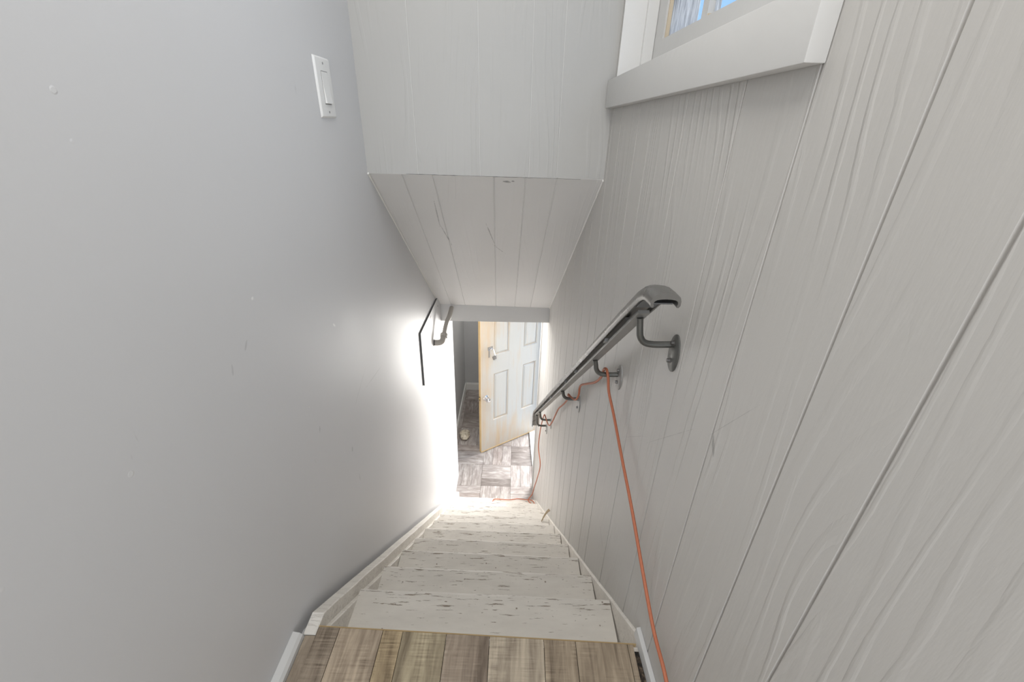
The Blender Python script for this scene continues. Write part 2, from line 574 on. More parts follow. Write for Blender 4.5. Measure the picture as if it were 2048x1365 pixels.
def bevel(bm, w, seg=2):
    bmesh.ops.bevel(bm, geom=list(bm.edges), offset=w, segments=seg, affect='EDGES', profile=0.6, clamp_overlap=True)


def tint_layer(bm):
    return bm.loops.layers.color.get('tint') or bm.loops.layers.color.new('tint')


def obj(name, bm, mat, parent=None, smooth=False, local=False, origin=None):
    """Link one mesh object. World coordinates are moved into the parent's frame unless local."""
    bmesh.ops.recalc_face_normals(bm, faces=bm.faces)
    off = Vector((0, 0, 0))
    base = Vector(parent.location) if parent is not None else Vector((0, 0, 0))
    if parent is not None and parent.parent is not None:
        base = base + Vector(parent.parent.location)
    if parent is None and origin is not None:
        off = Vector(origin)
    if parent is not None and not local:
        off = Vector(origin) if origin is not None else base
    if off.length:
        bmesh.ops.translate(bm, verts=bm.verts, vec=-off)
    me = bpy.data.meshes.new(name)
    bm.to_mesh(me); bm.free()
    if smooth:
        for p in me.polygons:
            p.use_smooth = True
        try:
            me.set_sharp_from_angle(angle=math.radians(42))
        except Exception:
            pass
    o = bpy.data.objects.new(name, me)
    COL.objects.link(o)
    for m in (mat if isinstance(mat, (list, tuple)) else [mat]):
        me.materials.append(m)
    if parent is not None:
        o.parent = parent
        if not local and origin is not None:
            o.location = Vector(origin) - base
    elif origin is not None:
        o.location = origin
    return o


def tag(o, label, cat, group=None, kind=None):
    o['label'] = label
    o['category'] = cat
    if group: o['group'] = group
    if kind: o['kind'] = kind
    return o


def thing(name, loc, label, cat, group=None, rotz=0.0, kind=None):
    o = bpy.data.objects.new(name, None)
    COL.objects.link(o)
    o.empty_display_size = 0.05
    o.location = loc
    o.rotation_euler = (0, 0, rotz)
    return tag(o, label, cat, group, kind)


def struct(o, label, cat):
    return tag(o, label, cat, kind='structure')


# ---------------------------------------------------------------- dimensions
XL = -0.564                       # stairwell left wall
RISE = 0.193
ZF = -12 * RISE                   # lower floor


def XR(y):                        # right wall, slightly out of parallel
    return 0.4015 - 0.0385 * y


def NOSE_Y(k):
    return 0.924 + 0.2217 * (k - 1)


# ---------------------------------------------------------------- setting: walls
bm = new()
box(bm, -0.683, XL, -1.9, 3.63, -2.45, 2.42)
struct(obj('wall_left', bm, M['drywall']), 'smooth light grey painted wall on the left of the stairs', 'wall')

bm = new()
box(bm, -0.80, -0.6835, 3.3, 5.52, -2.45, -0.08)
struct(obj('wall_hall_left', bm, M['hall']), 'grey hallway wall on the left beyond the foot of the stairs', 'wall')
bm = new()
box(bm, -0.683, 0.55, 5.40, 5.52, -2.45, -0.08)
struct(obj('wall_hall_back', bm, M['hall']), 'grey hallway back wall seen behind the open door', 'wall')


def board_cells(bm, F, cuts_bot, cuts_top, t0, t1, thick, groove=0.0035, depth=0.0045, skip=None, t_splits=()):
    """Sheet of grooved boards. F(s, t, d) maps across, along, depth into the wall to 3D.
    Cuts run along t, linear from cuts_bot at t0 to cuts_top at t1; skip(s, t) leaves holes."""
    lay = tint_layer(bm)
    ts = [t0] + sorted(t_splits) + [t1]
    lerp = lambda a, b, t: a + (b - a) * (t - t0) / (t1 - t0)
    for ta, tb in zip(ts, ts[1:]):
        for i in range(len(cuts_bot) - 1):
            ga = 0 if (i == 0 or cuts_bot[i] in plain) else groove
            gb = 0 if (i == len(cuts_bot) - 2 or cuts_bot[i + 1] in plain) else groove
            s = lambda j, t: lerp(cuts_bot[j], cuts_top[j], t)
            if skip and skip(0.5 * (s(i, ta) + s(i + 1, ta)), 0.5 * (ta + tb)):
                continue
            a0, a1, b0, b1 = s(i, ta), s(i + 1, ta), s(i, tb), s(i + 1, tb)
            n0 = len(bm.faces)
            # the board face, narrower at the front so each joint is a V groove
            hexa(bm, [F(a0 + ga, ta, 0), F(a1 - gb, ta, 0), F(b1 - gb, tb, 0), F(b0 + ga, tb, 0),
                      F(a0 + 0.45 * ga, ta, depth), F(a1 - 0.45 * gb, ta, depth), F(b1 - 0.45 * gb, tb, depth), F(b0 + 0.45 * ga, tb, depth)])
            bm.faces.ensure_lookup_table()
            n1 = len(bm.faces)
            hexa(bm, [F(a0, ta, depth), F(a1, ta, depth), F(b1, tb, depth), F(b0, tb, depth),
                      F(a0, ta, thick), F(a1, ta, thick), F(b1, tb, thick), F(b0, tb, thick)])
            bm.faces.ensure_lookup_table()
            for f in bm.faces[n1:]:
                f.material_index = 1
            rnd = random.Random(round(cuts_bot[i] * 1000)).random()
            for f in bm.faces[n0:]:
                for lp in f.loops:
                    lp[lay] = (rnd, rnd, rnd, 1)


# right wall: panelling with a window opening and, at the far end, the outside doorway
HY0, HY1, HZ0, HZ1 = 0.66, 1.735, 1.385, 2.25
DY0, DY1, DZ1 = 3.50, 4.50, -0.29
bm = new()
plain = {HY0, HY1, DY0, DY1}
gro = [-1.9, -1.48, -1.31, -1.05, -0.86, -0.70, -0.45, -0.28, -0.05, 0.13, 0.34, 0.463, 0.639, HY0, 0.82, 1.055, 1.283, 1.402, 1.602, 1.725, HY1, 1.893, 2.01, 2.20,
       2.41, 2.545, 2.64, 2.83, 2.96, 3.06, 3.24, 3.38, DY0, 3.7, 3.95, 4.2, DY1, 4.7, 5.0, 5.52]


def FR(s, t, d):
    return (XR(s) + d, s, t)


def skip_r(s, t):
    return (HY0 < s < HY1 and HZ0 < t < HZ1) or (DY0 < s < DY1 and ZF - 0.2 < t < DZ1)


board_cells(bm, FR, gro, gro, -2.45, 2.42, 0.15, skip=skip_r, groove=0.0028, depth=0.0038, t_splits=(DZ1, HZ0, HZ1))
struct(obj('wall_right', bm, [M['panel_right'], M['panel_right']]), 'grey painted wood grain panelling wall on the right beside the stairs', 'wall')

# wall above the slope, facing the landing
bm = new()
plain = set()


def FB(s, t, d):
    return (s, 1.7465 + 0.0456 * s + d, t)


cb = [XL, -0.375, -0.141, 0.045, 0.151, XR(1.75)]
ct = [XL, -0.382, -0.149, 0.032, 0.142, XR(1.75)]
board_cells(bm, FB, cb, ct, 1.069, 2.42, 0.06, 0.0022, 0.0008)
struct(obj('wall_front', bm, [M['panel_front'], M['groove_highlight']]), 'grey panelled wall facing the landing above the sloped ceiling', 'wall')

# sloped soffit over the stairs
A0, A1 = Vector((XL, 1.721, 1.073)), Vector((0.334, 1.762, 1.066))
B0, B1 = Vector((XL, 3.017, 0.017)), Vector((0.283, 3.074, -0.013))
nrm = ((A1 - A0).cross(B0 - A0)).normalized()
if nrm.z < 0: nrm = -nrm


def FS(s, t, d):
    # s: fraction across 0-1, t: 0 at the top edge, 1 at the bottom
    p = (A0.lerp(A1, s)).lerp(B0.lerp(B1, s), t)
    return tuple(p + nrm * d)


def fr(xs, x0, x1):
    return [(x - x0) / (x1 - x0) for x in xs]


ctop = fr([XL, -0.436, -0.321, -0.088, 0.034, 0.154, 0.334], XL, 0.334)
cbot = fr([XL, -0.473, -0.366, -0.133, 0.012, 0.130, 0.283], XL, 0.283)
bm = new()
board_cells(bm, FS, ctop, cbot, 0.0, 1.0, 0.05, 0.0035, 0.003)
struct(obj('ceiling_slope', bm, [M['panel_slope'], M['panel_slope']]), 'sloped grey panelled ceiling running down over the stairs', 'ceiling')

# caulk beads in the corners of the soffit and the dark crack under the front wall
bm = new()
tube(bm, [A0 + Vector((0.002, -0.002, -0.003)), B0 + Vector((0.002, -0.002, -0.003))], 0.0042, 8)
struct(obj('trim_6', bm, M['caulk']), 'thin white caulk line along the left edge of the sloped ceiling', 'trim')
bm = new()
tube(bm, [A1 + Vector((-0.002, -0.002, -0.003)), B1 + Vector((-0.002, -0.002, -0.003))], 0.0042, 8)
struct(obj('trim_7', bm, M['caulk']), 'thin white caulk line along the right edge of the sloped ceiling', 'trim')
bm = new()
tube(bm, [A0.lerp(A1, 0.16 + 0.02 * i) + Vector((0, -0.0004, -0.0012 + 0.001 * noise.noise((i * 0.9, 0, 0)))) for i in range(38)], [0.0004 + 0.0016 * abs(noise.noise((i * 0.55, 3.0, 0))) for i in range(38)], 6)
struct(obj('trim_8', bm, M['shade_and_crack']), 'dark crack between the front wall and the sloped ceiling', 'trim')

# lintel and flat lower ceiling
bm = new()
hexa(bm, [(XL, 3.017, -0.122), (0.2825, 3.074, -0.138), (0.2825, 3.14, -0.138), (XL, 3.14, -0.122),
          (XL, 3.017, 0.016), (0.2825, 3.074, -0.014), (0.2825, 3.14, 0.05), (XL, 3.14, 0.05)])
struct(obj('trim_1', bm, M['lintel']), 'plain grey lintel across the foot of the sloped ceiling', 'trim')
bm = new()
box(bm, -0.683, 0.30, 3.14, 5.40, -0.12, -0.06)
struct(obj('ceiling_lower', bm, M['hall']), 'flat hallway ceiling behind the lintel', 'ceiling')
bm = new()
box(bm, XL, 0.47, -1.9, 1.72, 2.42, 2.48)
struct(obj('ceiling_upper', bm, M['hall']), 'flat ceiling over the landing', 'ceiling')

# ---------------------------------------------------------------- floors


def quad_uv(bm, pts, uvs, col, lay, uvl):
    f = bm.faces.new([bm.verts.new(p) for p in pts])
    for lp, uv in zip(f.loops, uvs):
        lp[uvl].uv = uv
        lp[lay] = (*col, 1)
    return f


# landing: wood look planks running towards the stairs
def edge_y(x):
    return 0.678 - 0.0264 * (x + 0.039)


bm = new()
lay = tint_layer(bm)
uvl = bm.loops.layers.uv.new('UVMap')
seams = [-0.539, -0.452, -0.332, -0.277, -0.157, -0.039, 0.108, 0.194, 0.334, 0.350]
tints = [(0.90, 0.89, 0.89), (0.98, 0.96, 0.95), (1.0, 0.965, 0.88), (1.10, 1.05, 0.95), (0.88, 0.86, 0.86), (1.10, 1.07, 1.0),
         (0.92, 0.90, 0.88), (0.92, 0.90, 0.88), (0.86, 0.84, 0.82)]
for i in range(len(seams) - 1):
    a, b = seams[i] + 0.0008, seams[i + 1] - 0.0008
    ys = [-1.88, -0.55 + 0.23 * (i % 3), None]
    for ya, yb in ((ys[0], ys[1] - 0.001), (ys[1] + 0.001, None)):
        pieces = [(a, b, None)]
        if i == 0 and yb is None:
            pieces = [(a, -0.5105, 0.667), (-0.5105, b, None)]
        for pa, pb, yend in pieces:
            ea = yb if yb is not None else (yend if yend else edge_y(pa))
            eb = yb if yb is not None else (yend if yend else edge_y(pb))
            o = random.random() * 9
            n0 = len(bm.faces)
            vs_ = hexa(bm, [(pa, ya, -0.008), (pb, ya, -0.008), (pb, eb, -0.008), (pa, ea, -0.008),
                            (pa, ya, 0.0), (pb, ya, 0.0), (pb, eb, 0.0), (pa, ea, 0.0)])
            bm.faces.ensure_lookup_table()
            for f in bm.faces[n0:]:
                for lp in f.loops:
                    c = lp.vert.co
                    lp[uvl].uv = (c.y + o, c.x + i * 3.1)
                    lp[lay] = (*tints[i], 1)
floor_top = struct(obj('floor_landing', bm, M['plank']), 'brown wood look plank floor of the landing in the foreground', 'floor')
bm = new()
hexa(bm, [(-0.5639, -1.9, -0.16), (0.47, -1.9, -0.16), (XR(0.66), 0.652, -0.16), (-0.5639, 0.664, -0.16),
          (-0.5639, -1.9, -0.0085), (0.47, -1.9, -0.0085), (XR(0.66), 0.655, -0.0085), (-0.5639, 0.664, -0.0085)])
struct(obj('floor_landing_base', bm, M['debris']), 'dark dirty subfloor showing in the gap along the landing edge', 'floor')
bm = new()
hexa(bm, [(-0.5105, edge_y(-0.5105) + 0.0005, -0.012), (0.358, edge_y(0.358) + 0.0005, -0.012), (0.358, edge_y(0.358) + 0.0035, -0.012), (-0.5105, edge_y(-0.5105) + 0.0035, -0.012),
          (-0.5105, edge_y(-0.5105) + 0.0005, 0.0006), (0.358, edge_y(0.358) + 0.0005, 0.0006), (0.358, edge_y(0.358) + 0.0035, 0.0), (-0.5105, edge_y(-0.5105) + 0.0035, 0.0)])
struct(obj('trim_2', bm, M['edge']), 'thin tan edge strip along the front of the plank landing', 'trim')

# shoe mouldings on both sides of the landing
bm = new()
extrude_poly(bm, [(-0.5395, -1.9, -0.008), (-0.5395, -1.9, 0.014), (-0.546, -1.9, 0.022), (-0.5635, -1.9, 0.026), (-0.5635, -1.9, -0.008)], (0, 2.562, 0))
struct(obj('baseboard_left', bm, M['trimgrey']), 'low white shoe moulding along the left side of the plank landing', 'baseboard')
bm = new()
ya, yb = -1.9, 0.70
hexa(bm, [(XR(ya) - 0.018, ya, -0.008), (XR(ya) - 0.0005, ya, -0.008), (XR(yb) - 0.0005, yb, -0.008), (XR(yb) - 0.013, yb, -0.008),
          (XR(ya) - 0.016, ya, 0.020), (XR(ya) - 0.0005, ya, 0.024), (XR(yb) - 0.0005, yb, 0.026), (XR(yb) - 0.011, yb, 0.022)])
struct(obj('baseboard_right', bm, M['trimgrey']), 'low white shoe moulding along the right side of the plank landing', 'baseboard')

# lower floor: squares of three strips, turned alternately
bm = new()
lay = tint_layer(bm)
uvl = bm.loops.layers.uv.new('UVMap')
TS = 0.33
rt = random.Random(3)
for ix in range(-2, 4):
    for iy in range(-3, 7):
        x0, y0 = -0.304 + ix * 0.328, 3.488 + iy * TS
        vert = (ix + iy) % 2 == 1
        sq = 0.9 + 0.25 * rt.random()
        for k in range(3):
            c = sq * (0.80 + 0.42 * rt.random())
            col = (c, c * 0.985, c * 0.975)
            g_ = 0.0012
            if vert:
                xa, xb, ya, yb = x0 + k * 0.328 / 3, x0 + (k + 1) * 0.328 / 3, y0, y0 + TS
            else:
                xa, xb, ya, yb = x0, x0 + 0.328, y0 + k * TS / 3, y0 + (k + 1) * TS / 3
            xa, xb = max(xa, -0.6834) + g_, min(xb, 0.60) - g_
            ya, yb = max(ya, 2.6) + g_, min(yb, 5.3995) - g_
            if xb - xa < 0.003 or yb - ya < 0.003:
                continue
            o1, o2 = rt.random() * 9, rt.random() * 9
            n0 = len(bm.faces)
            box(bm, xa, xb, ya, yb, ZF - 0.006, ZF)
            bm.faces.ensure_lookup_table()
            for f in bm.faces[n0:]:
                for lp in f.loops:
                    q = lp.vert.co
                    lp[uvl].uv = (q.y + o1, q.x + o2) if vert else (q.x + o1, q.y + o2)
                    lp[lay] = (*col, 1)
struct(obj('floor_lower', bm, M['tile']), 'grey wood look parquet tile floor at the foot of the stairs', 'floor')
bm = new()
box(bm, -0.6834, 0.60, 2.5, 5.40, ZF - 0.13, ZF - 0.0055)
struct(obj('floor_lower_base', bm, M['debris']), 'dark joints between the parquet floor tiles', 'floor')

bm = new()
extrude_poly(bm, [(-0.683, 3.632, ZF), (-0.665, 3.632, ZF), (-0.665, 3.632, ZF + 0.095), (-0.672, 3.632, ZF + 0.115), (-0.683, 3.632, ZF + 0.115)], (0, 1.767, 0))
struct(obj('baseboard_hall_left', bm, M['white']), 'white baseboard along the left hallway wall', 'baseboard')
bm = new()
extrude_poly(bm, [(-0.664, 5.3995, ZF), (-0.664, 5.382, ZF), (-0.664, 5.382, ZF + 0.095), (-0.664, 5.389, ZF + 0.115), (-0.664, 5.3995, ZF + 0.115)], (0.93, 0, 0))
struct(obj('baseboard_hall_back', bm, M['white']), 'white baseboard along the back hallway wall', 'baseboard')

# ---------------------------------------------------------------- staircase
st = thing('staircase', (-0.09, 0.70, ZF), 'worn white painted wooden staircase descending between the two grey walls', 'stairs')
rs = random.Random(11)


def skew(x):
    return -0.019 * (x + 0.07)


for k in range(1, 12):
    yn = NOSE_Y(k)
    z = -RISE * k
    x0, x1 = -0.4985 + rs.uniform(-0.003, 0.002), XR(yn) - 0.009
    back = yn - 0.245
    bm = new()
    lay = tint_layer(bm)
    n = 26
    prof = [(-0.245, 0.0), (-0.10, 0.0), (-0.012, 0.0), (-0.003, -0.004), (0.0, -0.012), (-0.003, -0.024), (-0.010, -0.028), (-0.245, -0.028)]
    rings = []
    for i in range(n + 1):
        x = x0 + (x1 - x0) * i / n
        w1 = 0.003 * noise.noise((x * 7, k * 5.3, 0.0))
        w2 = 0.0022 * noise.noise((x * 13, k * 3.1, 4.0)) - 0.0012
        ring = []
        for j, (py, pz) in enumerate(prof):
            fr_ = 1.0 if py > -0.02 else 0.0
            ring.append(bm.verts.new((x, yn + py + skew(x) + fr_ * w1, z + pz + (w2 if 2 <= j <= 4 else 0))))
        rings.append(ring)
    m = len(prof)
    for A, B in zip(rings, rings[1:]):
        for j in range(m):
            bm.faces.new((A[j], A[(j + 1) % m], B[(j + 1) % m], B[j]))
    bm.faces.new(rings[0][::-1]); bm.faces.new(rings[-1])
    obj('tread', bm, M['stair'], st, origin=(0.0, yn, z))
for k in range(0, 12):
    yn = NOSE_Y(k) if k else edge_y(-0.05) + 0.022
    z1 = -RISE * k - (0.0285 if k else 0.013)
    z0 = -RISE * (k + 1) + 0.0005
    x0, x1 = -0.4980, XR(yn) - 0.010
    yb = yn - 0.024
    bm = new()
    hexa(bm, [(x0, yb - 0.016 + skew(x0), z0), (x1, yb - 0.016 + skew(x1), z0), (x1, yb + skew(x1), z0), (x0, yb + skew(x0), z0),
              (x0, yb - 0.016 + skew(x0), z1), (x1, yb - 0.016 + skew(x1), z1), (x1, yb + skew(x1), z1), (x0, yb + skew(x0), z1)])
    obj('riser', bm, M['stair'], st, origin=(0.0, yb, z1))


def wob(y, s):
    return 0.0022 * noise.noise((y * 6, s, 0.5)) + 0.0012 * noise.noise((y * 19, s, 2.5))


# left skirt: thick board, level end on the landing, then down the slope
def strip_board(bm, x0, x1, pts, zlow, s):
    """pts: (y, ztop) along the board; body reaches zlow(y) below."""
    fine = []
    for (ya, za), (yb2, zb) in zip(pts, pts[1:]):
        m = max(1, int((yb2 - ya) / 0.03))
        for i in range(m):
            t = i / m
            fine.append((ya + (yb2 - ya) * t, za + (zb - za) * t))
    fine.append(pts[-1])
    rings = []
    for y, z in fine:
        d = wob(y, s)
        e = wob(y, s + 7)
        xi, xo = (x1, x0)
        rings.append([bm.verts.new(v) for v in ((xo, y, zlow(y)), (xi + e, y, zlow(y)), (xi + e, y, z + d - 0.003), (xi + e - (0.003 if xi > xo else -0.003), y, z + d), (xo, y, z + d))])
    for A, B in zip(rings, rings[1:]):
        for j in range(5):
            bm.faces.new((A[j], A[(j + 1) % 5], B[(j + 1) % 5], B[j]))
    bm.faces.new(rings[0][::-1]); bm.faces.new(rings[-1])


bm = new()
strip_board(bm, -0.543, -0.5115, [(0.669, 0.004), (0.727, 0.003), (3.055, -2.003), (3.27, -2.19)], lambda y: max(ZF + 0.001, min(-0.012, 0.02 - 0.862 * (y - 0.66)) - 0.30), 1.0)
sk = obj('skirt_board', bm, M['skirt'], st, origin=(-0.53, 0.70, 0.0))
sk['label'] = 'thick white left skirt board with a level cut end'
bm = new()
strip_board(bm, -0.5115, -0.4992, [(0.70, -0.030), (3.20, -2.187)], lambda y: max(ZF + 0.001, -0.03 - 0.862 * (y - 0.70) - 0.28), 3.0)
obj('skirt_board', bm, M['skirt'], st, origin=(-0.505, 0.70, 0.0))
bm = new()
strip_board(bm, -0.5638, -0.5433, [(0.665, -0.030), (0.70, -0.035), (3.055, -2.055), (3.25, -2.215)], lambda y: max(ZF + 0.001, min(-0.02, -0.02 - 0.86 * (y - 0.70)) - 0.2), 5.0)
obj('gap_filler', bm, M['drywall'], st)
# right skirt: thin board against the panelling, level with the nosings
bm = new()
ysr = [0.672 + 0.04 * i for i in range(62)]
rings = []
for y in ysr:
    z = 0.004 - 0.872 * (y - 0.69) + 2.2 * wob(y, 9.0)
    if y < 0.69: z = 0.004
    zl = max(ZF + 0.001, min(-0.02, z - 0.33))
    z = max(z, zl + 0.01)
    xw = XR(y) - 0.0004
    th = 0.0078 + 0.6 * wob(y, 4.0)
    rings.append([bm.verts.new(v) for v in ((xw, y, zl), (xw - th, y, zl), (xw - th, y, z - 0.004), (xw - th * 0.6, y, z), (xw, y, z + 0.002))])
for A, B in zip(rings, rings[1:]):
    for j in range(5):
        bm.faces.new((A[j], A[(j + 1) % 5], B[(j + 1) % 5], B[j]))
bm.faces.new(rings[0][::-1]); bm.faces.new(rings[-1])
obj('skirt_board', bm, M['skirt'], st, origin=(0.36, 0.70, 0.0))

# ---------------------------------------------------------------- window on the right wall
win = new()
# jamb liner: left, right, top and stool, set in the wall thickness


def wbox(bm, y0, y1, z0, z1, d0, d1):
    """Box in wall coordinates: along Y, height, depth behind the wall face."""
    hexa(bm, [(XR(y0) + d0, y0, z0), (XR(y1) + d0, y1, z0), (XR(y1) + d1, y1, z0), (XR(y0) + d1, y0, z0),
              (XR(y0) + d0, y0, z1), (XR(y1) + d0, y1, z1), (XR(y1) + d1, y1, z1), (XR(y0) + d1, y0, z1)])


wbox(win, HY1 - 0.004, HY1 + 0.0, HZ0, HZ1, -0.0015, 0.15)
wbox(win, HY0, HY0 + 0.018, HZ0, HZ1, -0.001, 0.15)
wbox(win, HY0 + 0.018, HY1 - 0.004, HZ1 - 0.018, HZ1, 0.0, 0.15)
wbox(win, HY0 + 0.018, HY1 - 0.004, HZ0, HZ0 + 0.016, 0.0, 0.15)
wbox(win, HY1 - 0.017, HY1 - 0.004, HZ0 + 0.016, HZ1 - 0.018, 0.070, 0.105)   # stop
wbox(win, HY0 + 0.018, HY0 + 0.03, HZ0 + 0.016, HZ1 - 0.018, 0.070, 0.105)
w1 = struct(obj('window_1', win, M['white']), 'small white multi-pane window high on the right wall', 'window')
bm = new()
ya, yb = 0.632, 1.742
hexa(bm, [(XR(ya) - 0.028, ya, 1.326), (XR(ya) - 0.0005, ya, 1.326), (XR(yb) - 0.0005, yb, 1.307), (XR(yb) - 0.028, yb, 1.307),
          (XR(ya) - 0.028, ya, 1.412), (XR(ya) - 0.0005, ya, 1.412), (XR(yb) - 0.0005, yb, 1.393), (XR(yb) - 0.028, yb, 1.393)])
bevel(bm, 0.0025, 2)
obj('apron', bm, M['trimgrey'], w1, smooth=True)
bm = new()
wbox(bm, 0.632, 0.70, 1.413, 2.33, -0.022, -0.0005)
wbox(bm, 0.70, 1.742, 2.252, 2.33, -0.022, -0.0005)
obj('casing', bm, M['trimgrey'], w1)
bm = new()
SD0, SD1 = 0.106, 0.14
S0, S1 = HY0 + 0.019, HY1 - 0.0045
muns = [1.322, 1.025]
wbox(bm, 1.640, S1, HZ0 + 0.017, HZ1 - 0.019, SD0, SD1)
wbox(bm, S0, 0.755, HZ0 + 0.017, HZ1 - 0.019, SD0, SD1)
wbox(bm, 0.755, 1.640, HZ0 + 0.017, 1.500, SD0, SD1)
wbox(bm, 0.755, 1.640, 2.16, HZ1 - 0.019, SD0, SD1)
obj('sash', bm, M['trimgrey'], w1)
bm = new()
for y0 in muns:
    wbox(bm, y0, y0 + 0.036, 1.500, 2.16, SD0 + 0.003, SD1 - 0.004)
obj('muntin', bm, M['trimgrey'], w1)
bm = new()
wbox(bm, 0.755, 1.640, 1.82, 1.85, SD0 + 0.004, SD1 - 0.005)
obj('muntin', bm, M['trimgrey'], w1)
bm = new()
wbox(bm, 1.634, 1.640, 1.500, 2.16, SD0 + 0.006, SD0 + 0.0164)
wbox(bm, muns[0] - 0.005, muns[0], 1.500, 1.506, SD0 + 0.004, SD0 + 0.0164)
obj('putty', bm, M['putty'], w1)
for ya, yb in ((1.358, 1.640), (1.061, 1.322), (0.755, 1.025)):
    bm = new()
    wbox(bm, ya, yb, 1.500, 2.16, 0.1225, 0.1245)
    obj('pane', bm, M['glass'], w1)
bm = new()
wbox(bm, 1.425, 1.6395, 1.5005, 2.1595, 0.1250, 0.1256)
wbox(bm, 1.288, 1.3215, 1.5005, 2.1595, 0.1250, 0.1256)
obj('frosted_film', bm, M['film'], w1)

# ---------------------------------------------------------------- door at the foot of the stairs
DA = Vector((-0.335, 4.008, ZF + 0.008))
dang = math.atan2(4.465 - 4.008, 0.328 + 0.335)
door = thing('door_1', DA, 'open whitewashed pine panel door at the foot of the stairs', 'door', rotz=dang, kind='structure')
W, H, T = 0.825, 2.03, 0.042
us = [0.0, 0.165, 0.372, 0.563, 0.757, W]
zs = [0.0, 0.42, 1.06, 1.29, 1.74, 1.83, 1.96, H]
bm = new()
lay = tint_layer(bm)


def paint(bm, n0, v):
    bm.faces.ensure_lookup_table()
    for f in bm.faces[n0:]:
        for lp in f.loops:
            lp[lay] = (v, v, v, 1)


for (ua, ub) in ((us[0], us[1]), (us[2], us[3]), (us[4], us[5])):
    n0 = len(bm.faces); box(bm, ua, ub, 0, T, 0, H); paint(bm, n0, 0.12 if ua == 0 else 0.05)
for (ua, ub) in ((us[1], us[2]), (us[3], us[4])):
    for (za, zb) in ((zs[0], zs[1]), (zs[2], zs[3]), (zs[4], zs[5]), (zs[6], zs[7])):
        n0 = len(bm.faces); box(bm, ua, ub, 0.0004, T, za, zb); paint(bm, n0, 0.02)
    for (za, zb) in ((zs[1], zs[2]), (zs[3], zs[4]), (zs[5], zs[6])):
        # moulded slope, recessed flat, raised field on both faces
        for f_, s_ in ((0.0, 1), (T, -1)):
            def ring(i, d):
                return [(ua + i, f_ + s_ * d, za + i), (ub - i, f_ + s_ * d, za + i), (ub - i, f_ + s_ * d, zb - i), (ua + i, f_ + s_ * d, zb - i)]
            steps = [(0.0, 0.0, 0.5), (0.009, 0.011, 0.9), (0.016, 0.012, 0.75), (0.038, 0.004, 0.06)]
            R_ = [[bm.verts.new(p) for p in ring(i, d)] for i, d, _ in steps]
            for q in range(3):
                n0 = len(bm.faces)
                for j in range(4):
                    bm.faces.new((R_[q][j], R_[q][(j + 1) % 4], R_[q + 1][(j + 1) % 4], R_[q + 1][j]))
                paint(bm, n0, (0.35, 0.85, 0.12)[q])
            n0 = len(bm.faces)
            bm.faces.new(R_[3])
            paint(bm, n0, 0.0)
obj('leaf', bm, M['door'], door, local=True)
bm = new()
box(bm, -0.0025, 0.0, 0.0, T, 0.0, H)
le = obj('leaf_edge', bm, M['pine'], door, local=True)
le['label'] = 'bare yellow pine free edge of the door'
bm = new()
box(bm, 0.0, W, -0.0012, 0.0, 0.0, 0.016)
obj('bottom_edge', bm, M['pine'], door, local=True)
bm = new()
box(bm, -0.0045, -0.0025, 0.009, 0.033, 0.745, 0.805)
lathe(bm, [(0.0, -0.012), (0.008, -0.012), (0.010, -0.004), (0.010, 0.0)], (-0.0045, 0.021, 0.775), (1, 0, 0), 14)
obj('latch_plate', bm, M['brass'], door, local=True, smooth=True)
bm = new()
lathe(bm, [(0.0, 0.0), (0.033, 0.0), (0.033, 0.004), (0.024, 0.010), (0.012, 0.012), (0.011, 0.030), (0.018, 0.036), (0.027, 0.045), (0.029, 0.056), (0.025, 0.066), (0.014, 0.071), (0.0, 0.072)], (0.062, 0.0, 0.775), (0, -1, 0), 28)
obj('knob', bm, M['chrome'], door, local=True, smooth=True)
bm = new()
box(bm, 0.088, 0.150, -0.004, 0.0, 1.378, 1.416)
tube(bm, [(0.128, -0.002, 1.405), (0.128, -0.022, 1.405), (0.128, -0.026, 1.397), (0.128, -0.022, 1.389), (0.128, -0.002, 1.389)], 0.003, 8)
obj('hasp_plate', bm, M['chrome'], door, local=True, smooth=True)
bm = new()
box(bm, 0.094, 0.112, -0.0075, -0.004, 1.290, 1.380)
obj('hasp_strap', bm, M['chrome'], door, local=True)
for hz in (0.22, 1.02, 1.80):
    bm = new()
    lathe(bm, [(0.0, 0.0), (0.006, 0.0), (0.006, 0.09), (0.0, 0.09)], (W + 0.006, -0.004, hz), (0, 0, 1), 12)
    obj('hinge', bm, M['brass'], door, local=True, smooth=True)

# padlock hanging from the hasp
Rz = Matrix.Rotation(dang, 4, 'Z')


def dw(u, y, z):
    return DA + Rz @ Vector((u, y, z))


pl = thing('padlock', dw(0.145, -0.02, 1.27), 'small steel padlock hanging from the hasp on the pine door', 'padlock')
bm = new()
Ry = Matrix.Rotation(math.radians(-16), 4, 'Y')


def lp_(a, b, c):
    v = Ry @ Vector((a, b, c))
    return dw(0.166 + v.x, -0.0165 + v.y, 1.276 + v.z) - Vector(pl.location)


hexa(bm, [lp_(*p) for p in ((-0.021, -0.009, -0.020), (0.021, -0.009, -0.020), (0.021, 0.009, -0.020), (-0.021, 0.009, -0.020),
                            (-0.021, -0.009, 0.020), (0.021, -0.009, 0.020), (0.021, 0.009, 0.020), (-0.021, 0.009, 0.020))])
bevel(bm, 0.003, 2)
obj('lock_body', bm, M['steel'], pl, local=True, smooth=True)
bm = new()
tube(bm, smooth_path([lp_(0.013, 0, 0.018), lp_(0.013, 0, 0.085), lp_(0.008, 0, 0.112), lp_(-0.006, 0, 0.124), lp_(-0.020, 0, 0.114), lp_(-0.026, 0, 0.09), lp_(-0.026, 0, 0.062)], 4), 0.0035, 8)
obj('shackle', bm, M['chrome'], pl, local=True, smooth=True)

